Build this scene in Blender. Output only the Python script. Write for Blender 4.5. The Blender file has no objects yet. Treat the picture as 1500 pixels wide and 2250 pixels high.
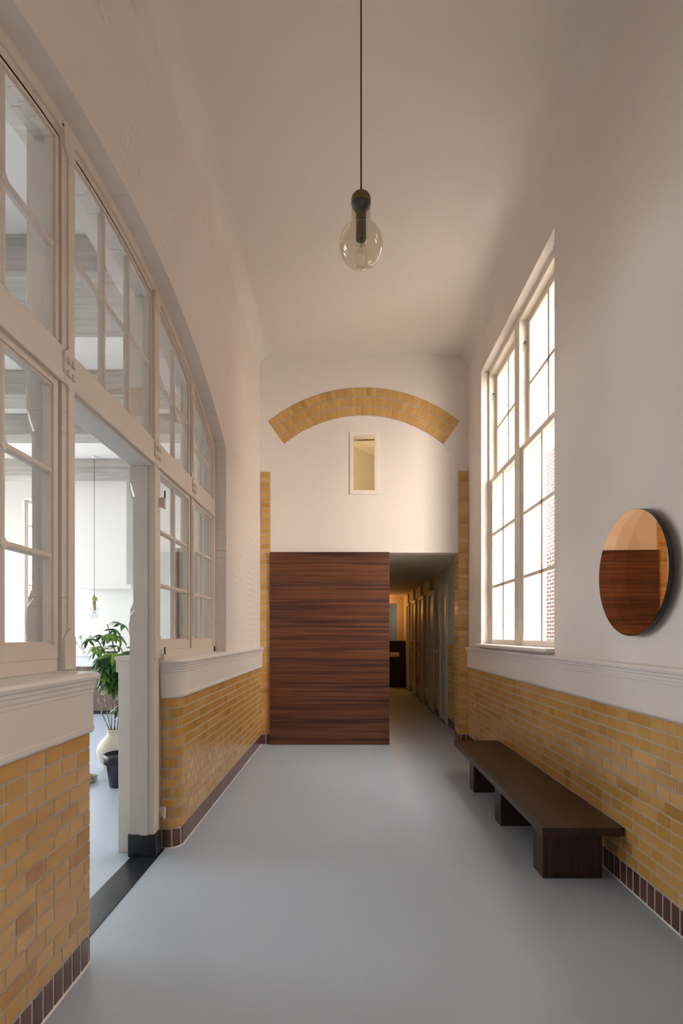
import bpy, math, random
from mathutils import Vector

SC = bpy.context.scene
C = SC.collection
R = math.radians

# ---------------------------------------------------------------- camera, world, exposure
cam_d = bpy.data.cameras.new('camera')
cam_d.sensor_fit = 'HORIZONTAL'
cam_d.sensor_width = 24.0
cam_d.lens = 24.0 * 1130 / 1500
cam_d.shift_x = -12 / 1500
cam_d.shift_y = 270 / 1500
cam_d.clip_start = 0.02
cam = bpy.data.objects.new('camera', cam_d)
C.objects.link(cam)
cam.location = (0, 0, 1.4)
cam.rotation_euler = (R(90), 0, 0)
SC.camera = cam

SC.view_settings.view_transform = 'Standard'
SC.view_settings.look = 'None'
SC.view_settings.gamma = 1
SC.view_settings.use_curve_mapping = False
SC.view_settings.exposure = 1.62
SC.cycles.use_denoising = True
SC.cycles.max_bounces = 14
SC.cycles.diffuse_bounces = 8
SC.cycles.glossy_bounces = 5
SC.cycles.transparent_max_bounces = 24
SC.cycles.sample_clamp_indirect = 6

SKY = 5.0
w = bpy.data.worlds.new('world')
SC.world = w
w.use_nodes = True
# hazy sky, warmer and brighter towards the sun side (+X), cooler on the other
_nt = w.node_tree
_tc = _nt.nodes.new('ShaderNodeTexCoord')
_sp = _nt.nodes.new('ShaderNodeSeparateXYZ')
_nt.links.new(_tc.outputs['Generated'], _sp.inputs['Vector'])
_mr = _nt.nodes.new('ShaderNodeMapRange')
_mr.inputs['From Min'].default_value = -0.6
_mr.inputs['From Max'].default_value = 0.6
_nt.links.new(_sp.outputs['X'], _mr.inputs['Value'])
_mx = _nt.nodes.new('ShaderNodeMix')
_mx.data_type = 'RGBA'
_nt.links.new(_mr.outputs['Result'], _mx.inputs[0])
_mx.inputs[6].default_value = (0.93, 0.96, 1.0, 1)
_mx.inputs[7].default_value = (1.46, 1.27, 1.12, 1)
_nt.links.new(_mx.outputs[2], _nt.nodes['Background'].inputs['Color'])
_nt.nodes['Background'].inputs['Strength'].default_value = SKY


def area(name, loc, rot, sx, sy, power=0, color=(1, 1, 1), portal=False):
    d = bpy.data.lights.new(name, 'AREA')
    d.shape = 'RECTANGLE'
    d.size = sx
    d.size_y = sy
    d.energy = power
    d.color = color
    if portal:
        d.cycles.is_portal = True
    o = bpy.data.objects.new(name, d)
    C.objects.link(o)
    o.location = loc
    o.rotation_euler = rot
    return o


# portals guide sky light through the window openings (they emit nothing themselves)
area('portal_corridor_window', (1.99, 4.9, 2.85), (0, R(90), 0), 3.3, 2.3, portal=True)
area('portal_corridor_window_near', (1.99, -0.75, 2.0), (0, R(90), 0), 1.5, 1.0, portal=True)
area('portal_room_side', (-8.55, 6.05, 2.5), (0, R(-90), 0), 3.2, 6.3, portal=True)
area('portal_room_end', (-5.9, 10.0, 2.55), (R(-90), 0, 0), 1.3, 3.0, portal=True)


def point(name, loc, power, color, rad=0.05):
    d = bpy.data.lights.new(name, 'POINT')
    d.energy = power
    d.color = color
    d.shadow_soft_size = rad
    o = bpy.data.objects.new(name, d)
    C.objects.link(o)
    o.location = loc
    return o


point('passage_lamp_light', (0.80, 14.0, 2.12), 5.5, (1.0, 0.40, 0.09), 0.12)
point('loft_fill_light', (-0.6, 7.2, 3.6), 9, (1.0, 0.86, 0.68))  # added point light that brightens the loft; no lamp is modelled there
point('end_room_light', (1.6, 15.3, 2.0), 0.7, (0.8, 0.9, 0.8))  # added dim fill inside the closed end chamber, no fixture


# ---------------------------------------------------------------- materials
def new_mat(name):
    m = bpy.data.materials.new(name)
    m.use_nodes = True
    nt = m.node_tree
    nt.nodes.clear()
    out = nt.nodes.new('ShaderNodeOutputMaterial')
    return m, nt, out


def N(nt, t, **k):
    n = nt.nodes.new(t)
    for a, b in k.items():
        if a in n.inputs:
            n.inputs[a].default_value = b
        else:
            setattr(n, a, b)
    return n


def L(nt, a, ao, b, bi):
    nt.links.new(a.outputs[ao], b.inputs[bi])


def ramp(nt, stops):
    r = nt.nodes.new('ShaderNodeValToRGB')
    e = r.color_ramp.elements
    while len(e) > 1:
        e.remove(e[-1])
    e[0].position = stops[0][0]
    e[0].color = (*stops[0][1], 1)
    for p, c in stops[1:]:
        x = e.new(p)
        x.color = (*c, 1)
    return r


def simple(name, col, rough=0.5, metal=0.0, var=0.04, nscale=6.0, bump=0.0, bscale=60.0, spec=0.5, coat=0.0, scale=(1, 1, 1)):
    """principled with a faint procedural mottling and optional fine bump"""
    m, nt, out = new_mat(name)
    b = N(nt, 'ShaderNodeBsdfPrincipled', Roughness=rough, Metallic=metal)
    b.inputs['Specular IOR Level'].default_value = spec
    b.inputs['Coat Weight'].default_value = coat
    b.inputs['Coat Roughness'].default_value = 0.1
    tc = N(nt, 'ShaderNodeTexCoord')
    mp = N(nt, 'ShaderNodeMapping')
    mp.inputs['Scale'].default_value = scale
    L(nt, tc, 'Object', mp, 'Vector')
    no = N(nt, 'ShaderNodeTexNoise', Scale=nscale, Detail=5.0)
    L(nt, mp, 'Vector', no, 'Vector')
    lo = tuple(max(0, c * (1 - var)) for c in col)
    hi = tuple(min(1, c * (1 + var)) for c in col)
    r = ramp(nt, [(0.3, lo), (0.7, hi)])
    L(nt, no, 'Fac', r, 'Fac')
    L(nt, r, 'Color', b, 'Base Color')
    if bump:
        n2 = N(nt, 'ShaderNodeTexNoise', Scale=bscale, Detail=4.0)
        L(nt, mp, 'Vector', n2, 'Vector')
        bp = N(nt, 'ShaderNodeBump', Strength=bump, Distance=0.01)
        L(nt, n2, 'Fac', bp, 'Height')
        L(nt, bp, 'Normal', b, 'Normal')
    L(nt, b, 'BSDF', out, 'Surface')
    return m


def brick_mat(name, stops, rough=0.22, coat=0.4, stain=(0.25, 0.07, 0.02), stain_amt=0.5):
    """per-brick tone from the mesh attribute 'tone' plus glaze mottling and a few dark drip stains"""
    m, nt, out = new_mat(name)
    b = N(nt, 'ShaderNodeBsdfPrincipled', Roughness=rough)
    b.inputs['Coat Weight'].default_value = coat
    b.inputs['Coat Roughness'].default_value = 0.12
    at = N(nt, 'ShaderNodeAttribute', attribute_name='tone')
    tc = N(nt, 'ShaderNodeTexCoord')
    no = N(nt, 'ShaderNodeTexNoise', Scale=9.0, Detail=5.0)
    L(nt, tc, 'Object', no, 'Vector')
    ad = N(nt, 'ShaderNodeMath', operation='MULTIPLY_ADD')
    L(nt, no, 'Fac', ad, 0)
    ad.inputs[1].default_value = 0.55
    L(nt, at, 'Fac', ad, 2)
    sb = N(nt, 'ShaderNodeMath', operation='SUBTRACT')
    L(nt, ad, 'Value', sb, 0)
    sb.inputs[1].default_value = 0.27
    r = ramp(nt, stops)
    L(nt, sb, 'Value', r, 'Fac')
    n2 = N(nt, 'ShaderNodeTexNoise', Scale=3.2, Detail=6.0, Roughness=0.7)
    L(nt, tc, 'Object', n2, 'Vector')
    r2 = ramp(nt, [(0.66, (0, 0, 0)), (0.74, (stain_amt,) * 3)])
    L(nt, n2, 'Fac', r2, 'Fac')
    mx = N(nt, 'ShaderNodeMix', data_type='RGBA')
    L(nt, r2, 'Color', mx, 'Factor')
    L(nt, r, 'Color', mx, 6)
    mx.inputs[7].default_value = (*stain, 1)
    L(nt, mx, 2, b, 'Base Color')
    n3 = N(nt, 'ShaderNodeTexNoise', Scale=22.0, Detail=3.0)
    L(nt, tc, 'Object', n3, 'Vector')
    bp = N(nt, 'ShaderNodeBump', Strength=0.18, Distance=0.006)
    L(nt, n3, 'Fac', bp, 'Height')
    L(nt, bp, 'Normal', b, 'Normal')
    L(nt, b, 'BSDF', out, 'Surface')
    return m


def wood_mat(name, stops, scale, rough=0.4, seed=0.0):
    m, nt, out = new_mat(name)
    b = N(nt, 'ShaderNodeBsdfPrincipled', Roughness=rough)
    tc = N(nt, 'ShaderNodeTexCoord')
    mp = N(nt, 'ShaderNodeMapping')
    mp.inputs['Scale'].default_value = scale
    mp.inputs['Location'].default_value = (seed, seed, seed)
    L(nt, tc, 'Object', mp, 'Vector')
    a = N(nt, 'ShaderNodeTexNoise', Scale=1.0, Detail=8.0, Roughness=0.62, Distortion=0.25)
    L(nt, mp, 'Vector', a, 'Vector')
    r = ramp(nt, stops)
    L(nt, a, 'Fac', r, 'Fac')
    mp2 = N(nt, 'ShaderNodeMapping')
    mp2.inputs['Scale'].default_value = tuple(s * 6 for s in scale)
    L(nt, tc, 'Object', mp2, 'Vector')
    f = N(nt, 'ShaderNodeTexNoise', Scale=1.0, Detail=4.0)
    L(nt, mp2, 'Vector', f, 'Vector')
    r2 = ramp(nt, [(0.3, (0.72, 0.72, 0.72)), (0.62, (1.12, 1.12, 1.12))])
    L(nt, f, 'Fac', r2, 'Fac')
    mx = N(nt, 'ShaderNodeMix', data_type='RGBA', blend_type='MULTIPLY')
    mx.inputs[0].default_value = 1
    L(nt, r, 'Color', mx, 6)
    L(nt, r2, 'Color', mx, 7)
    L(nt, mx, 2, b, 'Base Color')
    bp = N(nt, 'ShaderNodeBump', Strength=0.1, Distance=0.002)
    L(nt, f, 'Fac', bp, 'Height')
    L(nt, bp, 'Normal', b, 'Normal')
    L(nt, b, 'BSDF', out, 'Surface')
    return m


def pane_mat(name, tint=(0.95, 0.955, 0.94), edge=1.4, gloss=0.95, base=0.06):
    """thin clear glass: transparent with facing-dependent mirror reflection"""
    m, nt, out = new_mat(name)
    t = N(nt, 'ShaderNodeBsdfTransparent', Color=(*tint, 1))
    g = N(nt, 'ShaderNodeBsdfGlossy', Roughness=0.02, Color=(gloss, gloss, gloss, 1))
    lw = N(nt, 'ShaderNodeLayerWeight', Blend=0.5)
    pw = N(nt, 'ShaderNodeMath', operation='POWER')
    L(nt, lw, 'Facing', pw, 0)
    pw.inputs[1].default_value = 4.5
    ml = N(nt, 'ShaderNodeMath', operation='MULTIPLY_ADD', use_clamp=True)
    L(nt, pw, 'Value', ml, 0)
    ml.inputs[1].default_value = edge
    ml.inputs[2].default_value = base
    mx = N(nt, 'ShaderNodeMixShader')
    L(nt, ml, 'Value', mx, 'Fac')
    L(nt, t, 'BSDF', mx, 1)
    L(nt, g, 'BSDF', mx, 2)
    L(nt, mx, 'Shader', out, 'Surface')
    return m


def plaster_brick_mat(name, col):
    """white paint over old brickwork: hairline joints and chips show as slight relief"""
    m, nt, out = new_mat(name)
    b = N(nt, 'ShaderNodeBsdfPrincipled', Roughness=0.75)
    tc = N(nt, 'ShaderNodeTexCoord')
    sp = N(nt, 'ShaderNodeSeparateXYZ')
    L(nt, tc, 'Object', sp, 'Vector')
    cb = N(nt, 'ShaderNodeCombineXYZ')
    L(nt, sp, 'Y', cb, 'X')
    L(nt, sp, 'Z', cb, 'Y')
    br = N(nt, 'ShaderNodeTexBrick', Scale=1.0)
    br.inputs['Brick Width'].default_value = 0.22
    br.inputs['Row Height'].default_value = 0.066
    br.inputs['Mortar Size'].default_value = 0.004
    br.inputs['Mortar Smooth'].default_value = 0.6
    L(nt, cb, 'Vector', br, 'Vector')
    n1 = N(nt, 'ShaderNodeTexNoise', Scale=2.2, Detail=5.0, Roughness=0.7)
    L(nt, tc, 'Object', n1, 'Vector')
    msk = ramp(nt, [(0.50, (0.0, 0.0, 0.0)), (0.66, (1, 1, 1))])
    L(nt, n1, 'Fac', msk, 'Fac')
    mul = N(nt, 'ShaderNodeMath', operation='MULTIPLY')
    L(nt, br, 'Fac', mul, 0)
    L(nt, msk, 'Color', mul, 1)
    bp = N(nt, 'ShaderNodeBump', Strength=1.0, Distance=0.006, invert=True)
    L(nt, mul, 'Value', bp, 'Height')
    L(nt, bp, 'Normal', b, 'Normal')
    r = ramp(nt, [(0.25, tuple(c * 0.97 for c in col)), (0.75, tuple(min(1, c * 1.02) for c in col))])
    L(nt, n1, 'Fac', r, 'Fac')
    L(nt, r, 'Color', b, 'Base Color')
    L(nt, b, 'BSDF', out, 'Surface')
    return m


def mirror_mat():
    m, nt, out = new_mat('tinted_mirror')
    b = N(nt, 'ShaderNodeBsdfGlossy', Roughness=0.0)
    tc = N(nt, 'ShaderNodeTexCoord')
    prev = None
    base = (0.93, 0.66, 0.44)
    for cx, tint in ((0.43, (0.88, 0.84, 0.80)), (0.86, (0.87, 0.86, 0.82)), (-0.62, (0.95, 0.93, 0.92)), (-1.2, (1.05, 1.08, 1.15))):
        v = N(nt, 'ShaderNodeVectorMath', operation='DISTANCE')
        L(nt, tc, 'Object', v, 0)
        v.inputs[1].default_value = (cx * 0.332, 0, 0)
        lt = N(nt, 'ShaderNodeMath', operation='LESS_THAN')
        L(nt, v, 'Value', lt, 0)
        lt.inputs[1].default_value = 0.332
        mx = N(nt, 'ShaderNodeMix', data_type='RGBA', blend_type='MULTIPLY')
        L(nt, lt, 'Value', mx, 0)
        if prev is None:
            mx.inputs[6].default_value = (*base, 1)
        else:
            L(nt, prev, 2, mx, 6)
        mx.inputs[7].default_value = (*tint, 1)
        prev = mx
    L(nt, prev, 2, b, 'Color')
    L(nt, b, 'BSDF', out, 'Surface')
    return m


M = {}
M['wall'] = simple('wall_paint', (0.765, 0.718, 0.685), 0.8, var=0.015, nscale=1.5, bump=0.05, bscale=40)
M['wall_brick'] = plaster_brick_mat('painted_brick', (0.765, 0.718, 0.685))
M['ceiling'] = simple('ceiling_paint', (0.76, 0.72, 0.68), 0.85, var=0.015, nscale=1.2)
M['room_wall'] = simple('room_paint', (0.81, 0.805, 0.79), 0.8, var=0.01, nscale=1.5)
M['frame'] = simple('frame_paint', (0.70, 0.64, 0.58), 0.42, var=0.02, nscale=3, bump=0.04, bscale=25)
M['cream'] = simple('cream_paint', (0.80, 0.74, 0.66), 0.42, var=0.02, nscale=3)
M['rail'] = simple('rail_paint', (0.76, 0.73, 0.71), 0.4, var=0.015, nscale=3, bump=0.03, bscale=20)
M['floor'] = simple('resin_floor', (0.455, 0.545, 0.67), 0.36, var=0.03, nscale=1.3, bump=0.02, bscale=8, spec=0.45)
M['yellow'] = brick_mat('yellow_glazed_brick', [(0.0, (0.45, 0.225, 0.045)), (0.35, (0.56, 0.315, 0.075)), (0.6, (0.615, 0.355, 0.10)), (0.85, (0.66, 0.40, 0.14)), (1.0, (0.64, 0.35, 0.15))])
M['mortar'] = simple('grey_mortar', (0.45, 0.415, 0.36), 0.9, var=0.1, nscale=30, bump=0.2, bscale=200)
M['plinth'] = brick_mat('brown_glazed_brick', [(0.0, (0.075, 0.028, 0.022)), (0.5, (0.12, 0.045, 0.036)), (1.0, (0.16, 0.065, 0.052))], stain_amt=0.1)
M['rosewood'] = wood_mat('rosewood_veneer', [(0.28, (0.022, 0.008, 0.006)), (0.42, (0.056, 0.018, 0.012)), (0.52, (0.112, 0.036, 0.017)), (0.62, (0.165, 0.062, 0.027)), (0.72, (0.080, 0.027, 0.016))], (0.55, 1, 30), 0.38)
M['walnut'] = wood_mat('dark_walnut', [(0.3, (0.018, 0.007, 0.005)), (0.5, (0.041, 0.017, 0.012)), (0.7, (0.070, 0.033, 0.025))], (26, 0.8, 26), 0.36, 3.0)
M['walnut_leg'] = wood_mat('dark_walnut_upright', [(0.3, (0.016, 0.007, 0.005)), (0.5, (0.035, 0.016, 0.012)), (0.7, (0.06, 0.03, 0.022))], (26, 26, 1.0), 0.4, 5.0)
M['stone'] = simple('black_stone', (0.015, 0.019, 0.027), 0.34, var=0.5, nscale=40)
M['glass'] = pane_mat('window_glass')
M['globe'] = pane_mat('smoky_glass', (0.88, 0.855, 0.79), edge=1.1, base=0.085)
M['globe_clear'] = pane_mat('clear_glass', (0.92, 0.93, 0.93), edge=1.1, base=0.085)
M['bronze'] = simple('olive_bronze', (0.16, 0.125, 0.05), 0.42, metal=0.7, var=0.1, nscale=8)
M['brass'] = simple('brushed_brass', (0.55, 0.42, 0.20), 0.35, metal=0.9, var=0.08, nscale=8)
M['black'] = simple('black_gloss', (0.012, 0.015, 0.022), 0.18, var=0.1)
M['cord'] = simple('black_cord', (0.015, 0.013, 0.012), 0.6)
M['mirror'] = mirror_mat()
M['rim'] = simple('blackened_rim', (0.010, 0.014, 0.018), 0.4)
M['vase'] = simple('cream_ceramic', (0.80, 0.73, 0.60), 0.55, var=0.05, nscale=5, bump=0.1, bscale=30)
M['pot'] = simple('black_pot', (0.014, 0.018, 0.025), 0.35, var=0.15)
M['soil'] = simple('soil', (0.03, 0.02, 0.015), 0.95, var=0.4, nscale=40, bump=0.8, bscale=90)
M['stem'] = simple('green_stem', (0.10, 0.14, 0.05), 0.6, var=0.2)
M['leaf'] = simple('glossy_leaf', (0.05, 0.16, 0.045), 0.32, var=0.7, nscale=7)
M['leaf_light'] = simple('young_leaf', (0.22, 0.36, 0.06), 0.4, var=0.4, nscale=9)
M['twig'] = simple('dark_twig', (0.05, 0.03, 0.025), 0.7)
M['catkin'] = simple('pale_catkin', (0.75, 0.68, 0.62), 0.9)
M['beam'] = simple('rough_concrete', (0.40, 0.385, 0.36), 0.9, var=0.22, nscale=3.0, bump=1.0, bscale=9, scale=(0.5, 6, 6))
M['curtain'] = simple('taupe_panel', (0.32, 0.26, 0.205), 0.7, var=0.05)
M['brown'] = wood_mat('brown_cabinet', [(0.3, (0.10, 0.06, 0.045)), (0.6, (0.20, 0.13, 0.10))], (20, 20, 1), 0.5)
M['white_gloss'] = simple('white_laminate', (0.85, 0.86, 0.88), 0.3, var=0.01)
M['wool'] = simple('sheepskin_wool', (0.55, 0.50, 0.38), 0.95, var=0.15, nscale=20)
M['redbrick'] = None
M['loft'] = simple('loft_paint', (0.72, 0.65, 0.50), 0.8, var=0.02)
M['passage'] = simple('passage_paint', (0.60, 0.57, 0.50), 0.6, var=0.03)
M['door_paint'] = simple('door_paint', (0.62, 0.62, 0.57), 0.45, var=0.03)
M['steel'] = simple('steel', (0.55, 0.53, 0.50), 0.3, metal=0.9)
M['ground'] = simple('pale_gravel', (0.62, 0.60, 0.57), 0.95, var=0.1, nscale=12)
M['tree'] = simple('garden_leaf', (0.12, 0.20, 0.08), 0.7, var=0.4)
M['bark'] = simple('bark', (0.16, 0.11, 0.08), 0.9, var=0.3)


def red_brick():
    m, nt, out = new_mat('red_house_brick')
    b = N(nt, 'ShaderNodeBsdfPrincipled', Roughness=0.9)
    tc = N(nt, 'ShaderNodeTexCoord')
    sp = N(nt, 'ShaderNodeSeparateXYZ')
    L(nt, tc, 'Object', sp, 'Vector')
    cb = N(nt, 'ShaderNodeCombineXYZ')
    L(nt, sp, 'Y', cb, 'X')
    L(nt, sp, 'Z', cb, 'Y')
    br = N(nt, 'ShaderNodeTexBrick', Scale=1.0)
    br.inputs['Brick Width'].default_value = 0.30
    br.inputs['Row Height'].default_value = 0.085
    br.inputs['Mortar Size'].default_value = 0.014
    br.inputs['Color1'].default_value = (0.085, 0.032, 0.025, 1)
    br.inputs['Color2'].default_value = (0.060, 0.028, 0.025, 1)
    br.inputs['Mortar'].default_value = (0.36, 0.29, 0.24, 1)
    L(nt, cb, 'Vector', br, 'Vector')
    L(nt, br, 'Color', b, 'Base Color')
    L(nt, b, 'BSDF', out, 'Surface')
    return m


M['redbrick'] = red_brick()


# ---------------------------------------------------------------- mesh builder
class MB:
    def __init__(s):
        s.v = []
        s.f = []
        s.mi = []
        s.t = []
        s.sm = []

    def add(s, vs, fs, mi=0, tone=0.5, smooth=False):
        o = len(s.v)
        s.v += [tuple(v) for v in vs]
        for f in fs:
            s.f.append([i + o for i in f])
            s.mi.append(mi)
            s.t.append(tone)
            s.sm.append(smooth)
        return s

    def box(s, x0, x1, y0, y1, z0, z1, mi=0):
        x0, x1 = sorted((x0, x1)); y0, y1 = sorted((y0, y1)); z0, z1 = sorted((z0, z1))
        return s.add([(x0, y0, z0), (x1, y0, z0), (x1, y1, z0), (x0, y1, z0), (x0, y0, z1), (x1, y0, z1), (x1, y1, z1), (x0, y1, z1)],
                     [(3, 2, 1, 0), (4, 5, 6, 7), (0, 1, 5, 4), (1, 2, 6, 5), (2, 3, 7, 6), (3, 0, 4, 7)], mi)

    def prism(s, poly, ax, a, b, mi=0, smooth=False):
        """2D polygon extruded along axis: 'x' -> (y,z), 'y' -> (x,z), 'z' -> (x,y)"""
        def P(p, t):
            return {'x': (t, p[0], p[1]), 'y': (p[0], t, p[1]), 'z': (p[0], p[1], t)}[ax]
        n = len(poly)
        vs = [P(p, a) for p in poly] + [P(p, b) for p in poly]
        fs = [tuple(range(n)), tuple(range(2 * n - 1, n - 1, -1))]
        s.add(vs, fs, mi)
        s.add(vs, [(i, i + n, (i + 1) % n + n, (i + 1) % n) for i in range(n)], mi, smooth=smooth)
        return s

    def strip(s, A, B, ax, a, b, mi=0):
        """solid between two matching 2D polylines A and B (e.g. arch rings), extruded along axis"""
        for i in range(len(A) - 1):
            s.prism([A[i], A[i + 1], B[i + 1], B[i]], ax, a, b, mi)
        return s

    def lathe(s, prof, cx=0, cy=0, n=32, mi=0, smooth=True):
        vs = []
        for r, z in prof:
            for k in range(n):
                a = 2 * math.pi * k / n
                vs.append((cx + r * math.cos(a), cy + r * math.sin(a), z))
        fs = []
        for j in range(len(prof) - 1):
            for k in range(n):
                k2 = (k + 1) % n
                fs.append((j * n + k, j * n + k2, (j + 1) * n + k2, (j + 1) * n + k))
        return s.add(vs, fs, mi, smooth=smooth)

    def tube(s, pts, rad, n=8, mi=0):
        pts = [Vector(p) for p in pts]
        rs = rad if isinstance(rad, (list, tuple)) else [rad] * len(pts)
        vs = []
        for i, p in enumerate(pts):
            d = (pts[min(i + 1, len(pts) - 1)] - pts[max(i - 1, 0)]).normalized()
            up = Vector((0, 0, 1)) if abs(d.z) < 0.9 else Vector((1, 0, 0))
            a = d.cross(up).normalized()
            b = d.cross(a)
            for k in range(n):
                t = 2 * math.pi * k / n
                vs.append(p + (a * math.cos(t) + b * math.sin(t)) * rs[i])
        fs = [tuple(range(n - 1, -1, -1)), tuple(range((len(pts) - 1) * n, len(pts) * n))]
        for i in range(len(pts) - 1):
            for k in range(n):
                k2 = (k + 1) % n
                fs.append((i * n + k, i * n + k2, (i + 1) * n + k2, (i + 1) * n + k))
        return s.add(vs, fs, mi, smooth=True)

    def ball(s, c, r, n=10, mi=0, sz=1.0):
        m = max(4, n // 2)
        prof = [(max(1e-4, r * math.sin(math.pi * j / m)), c[2] - r * sz * math.cos(math.pi * j / m)) for j in range(m + 1)]
        return s.lathe(prof, c[0], c[1], n, mi)

    def build(s, name, mats, parent=None, loc=None, bevel=0.0, seg=2):
        me = bpy.data.meshes.new(name)
        org = Vector(loc) if loc else Vector((0, 0, 0))
        me.from_pydata([tuple(Vector(v) - org) for v in s.v], [], s.f)
        for m in (mats if isinstance(mats, (list, tuple)) else [mats]):
            me.materials.append(m)
        me.polygons.foreach_set('material_index', s.mi)
        me.polygons.foreach_set('use_smooth', s.sm)
        a = me.attributes.new('tone', 'FLOAT', 'FACE')
        a.data.foreach_set('value', s.t)
        me.update()
        o = bpy.data.objects.new(name, me)
        C.objects.link(o)
        o.location = org
        if parent:
            o.parent = parent
            pl = Vector((0, 0, 0))
            q = parent
            while q:
                pl += q.location
                q = q.parent
            o.location = org - pl
        if bevel:
            md = o.modifiers.new('bevel', 'BEVEL')
            md.width = bevel
            md.segments = seg
            md.limit_method = 'ANGLE'
            md.angle_limit = R(35)
        return o


def recalc(o):
    import bmesh
    bm = bmesh.new()
    bm.from_mesh(o.data)
    bmesh.ops.recalc_face_normals(bm, faces=bm.faces)
    bm.to_mesh(o.data)
    bm.free()
    return o


def struct(o, label=None):
    o['kind'] = 'structure'
    if label:
        o['label'] = label
    return o


def thing(name, label, cat, loc=(0, 0, 0), group=None):
    o = bpy.data.objects.new(name, None)
    o.empty_display_size = 0.1
    C.objects.link(o)
    o.location = loc
    return tag(o, label, cat, group)


def tag(o, label, cat, group=None):
    o['label'] = label
    o['category'] = cat
    if group:
        o['group'] = group
    return o


def copy_tree(o, parent=None):
    c = o.copy()
    C.objects.link(c)
    c.parent = parent
    for ch in [x for x in bpy.data.objects if x.parent == o]:
        copy_tree(ch, c)
    return c


# ---------------------------------------------------------------- paths: bricks and mouldings that follow a wall
def rounded(pts, r, n=6):
    """round the inner corners of a plan polyline"""
    out = [Vector(pts[0])]
    for i in range(1, len(pts) - 1):
        a, b, c = Vector(pts[i - 1]), Vector(pts[i]), Vector(pts[i + 1])
        u, v = (a - b).normalized(), (c - b).normalized()
        p0, p1 = b + u * r, b + v * r
        cen = b + (u + v) * r
        for k in range(n + 1):
            t = k / n * math.pi / 2
            out.append(cen - v * r * math.cos(t) - u * r * math.sin(t))
    out.append(Vector(pts[-1]))
    return out


class Path:
    def __init__(s, pts):
        s.p = [Vector(q) for q in pts]
        s.u = [0.0]
        for a, b in zip(s.p, s.p[1:]):
            s.u.append(s.u[-1] + (b - a).length)
        s.len = s.u[-1]
        segn = []
        for a, b in zip(s.p, s.p[1:]):
            d = (b - a).normalized()
            segn.append(Vector((d.y, -d.x)))
        s.n = []
        for i in range(len(s.p)):
            a = segn[max(i - 1, 0)]
            b = segn[min(i, len(segn) - 1)]
            m = (a + b).normalized()
            s.n.append(m / max(0.4, m.dot(a)))

    def at(s, u):
        u = min(max(u, 0), s.len)
        for i in range(len(s.u) - 1):
            if u <= s.u[i + 1] + 1e-9:
                t = (u - s.u[i]) / max(1e-9, s.u[i + 1] - s.u[i])
                return s.p[i].lerp(s.p[i + 1], t), s.n[i].lerp(s.n[i + 1], t)


def brick(mb, path, u0, u1, z0, z1, rnd, mi=0, d=0.003, e=0.0022):
    cols = [(u0, 0), (u0 + e, 1)] + [(u, 1) for u in path.u if u0 + e * 1.5 < u < u1 - e * 1.5] + [(u1 - e, 1), (u1, 0)]
    rows = [(z0, 0), (z0 + e, 1), (z1 - e, 1), (z1, 0)]
    vs = []
    for u, cu in cols:
        p, n = path.at(u)
        for z, rz in rows:
            q = p + n * (d if cu and rz else -0.001)
            vs.append((q.x, q.y, z))
    fs = []
    for i in range(len(cols) - 1):
        for j in range(3):
            fs.append((i * 4 + j, i * 4 + j + 1, (i + 1) * 4 + j + 1, (i + 1) * 4 + j))
    mb.add(vs, fs, mi, tone=rnd)


def brickwork(name, pts, z0, z1, course=0.0658, plinth=0.128, parent=None, seed=1, joint=0.0075, headers=False, plinth_top=None, black=False):
    """glazed brick facing along a plan path: yellow courses over a plinth of brown upright bricks"""
    rng = random.Random(seed)
    path = Path(pts)
    mb = MB()
    # mortar bed
    vs = []
    for i, p in enumerate(path.p):
        for z in (z0, z1):
            q = p + path.n[i] * 0.0008
            vs.append((q.x, q.y, z))
    mb.add(vs, [(2 * i, 2 * i + 1, 2 * i + 3, 2 * i + 2) for i in range(len(path.p) - 1)], 1)
    if plinth:
        u = 0.0
        while u < path.len - 0.01:
            e = min(u + 0.0655, path.len)
            brick(mb, path, u + joint / 2, e - joint / 2 if e < path.len else e, z0 + 0.001, z0 + plinth - 0.004, rng.uniform(0.2, 0.9), 2, e=0.004)
            u = e
    z = z0 + plinth
    nrow = round((z1 - z) / course)
    ch = (z1 - z) / nrow
    for i in range(nrow):
        if headers:
            seq, off = [b_ - a_ for a_, b_ in zip(path.u, path.u[1:])], 0
        elif i % 7 == 4:
            seq, off = [0.11], rng.choice([0, 0.055])
        else:
            seq, off = [0.22, 0.11, 0.11], [0, 0.165, 0.33, 0.055][i % 4] + rng.choice([0, 0, 0.22])
        u = -off
        k = 0
        while u < path.len - 0.012:
            e = u + seq[k % len(seq)]
            a, b = max(u, 0), min(e, path.len)
            if b - a > 0.025:
                tone = min(1, max(0, rng.gauss(0.5, 0.17)))
                if rng.random() < 0.06:
                    tone = rng.choice([0.95, 0.1])
                brick(mb, path, a + (joint / 2 if a > 0 else 0), b - (joint / 2 if b < path.len else 0), z + i * ch + joint / 2, z + (i + 1) * ch - joint / 2, tone, 0)
            u = e
            k += 1
    o = mb.build(name, [M['yellow'], M['mortar'], M['stone'] if black else M['plinth']], parent)
    return o


def moulding(name, pts, prof, mat, parent=None, bevel=0.0):
    """closed (distance, height) profile swept along a plan path"""
    path = Path(pts)
    mb = MB()
    n = len(prof)
    vs = []
    for i, p in enumerate(path.p):
        for d, z in prof:
            q = p + path.n[i] * d
            vs.append((q.x, q.y, z))
    fs = [tuple(range(n)), tuple(range((len(path.p) - 1) * n + n - 1, (len(path.p) - 1) * n - 1, -1))]
    for i in range(len(path.p) - 1):
        for j in range(n):
            j2 = (j + 1) % n
            fs.append((i * n + j, i * n + j2, (i + 1) * n + j2, (i + 1) * n + j))
    mb.add(vs, fs)
    o = mb.build(name, mat, parent, bevel=bevel)
    return recalc(o)


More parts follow.
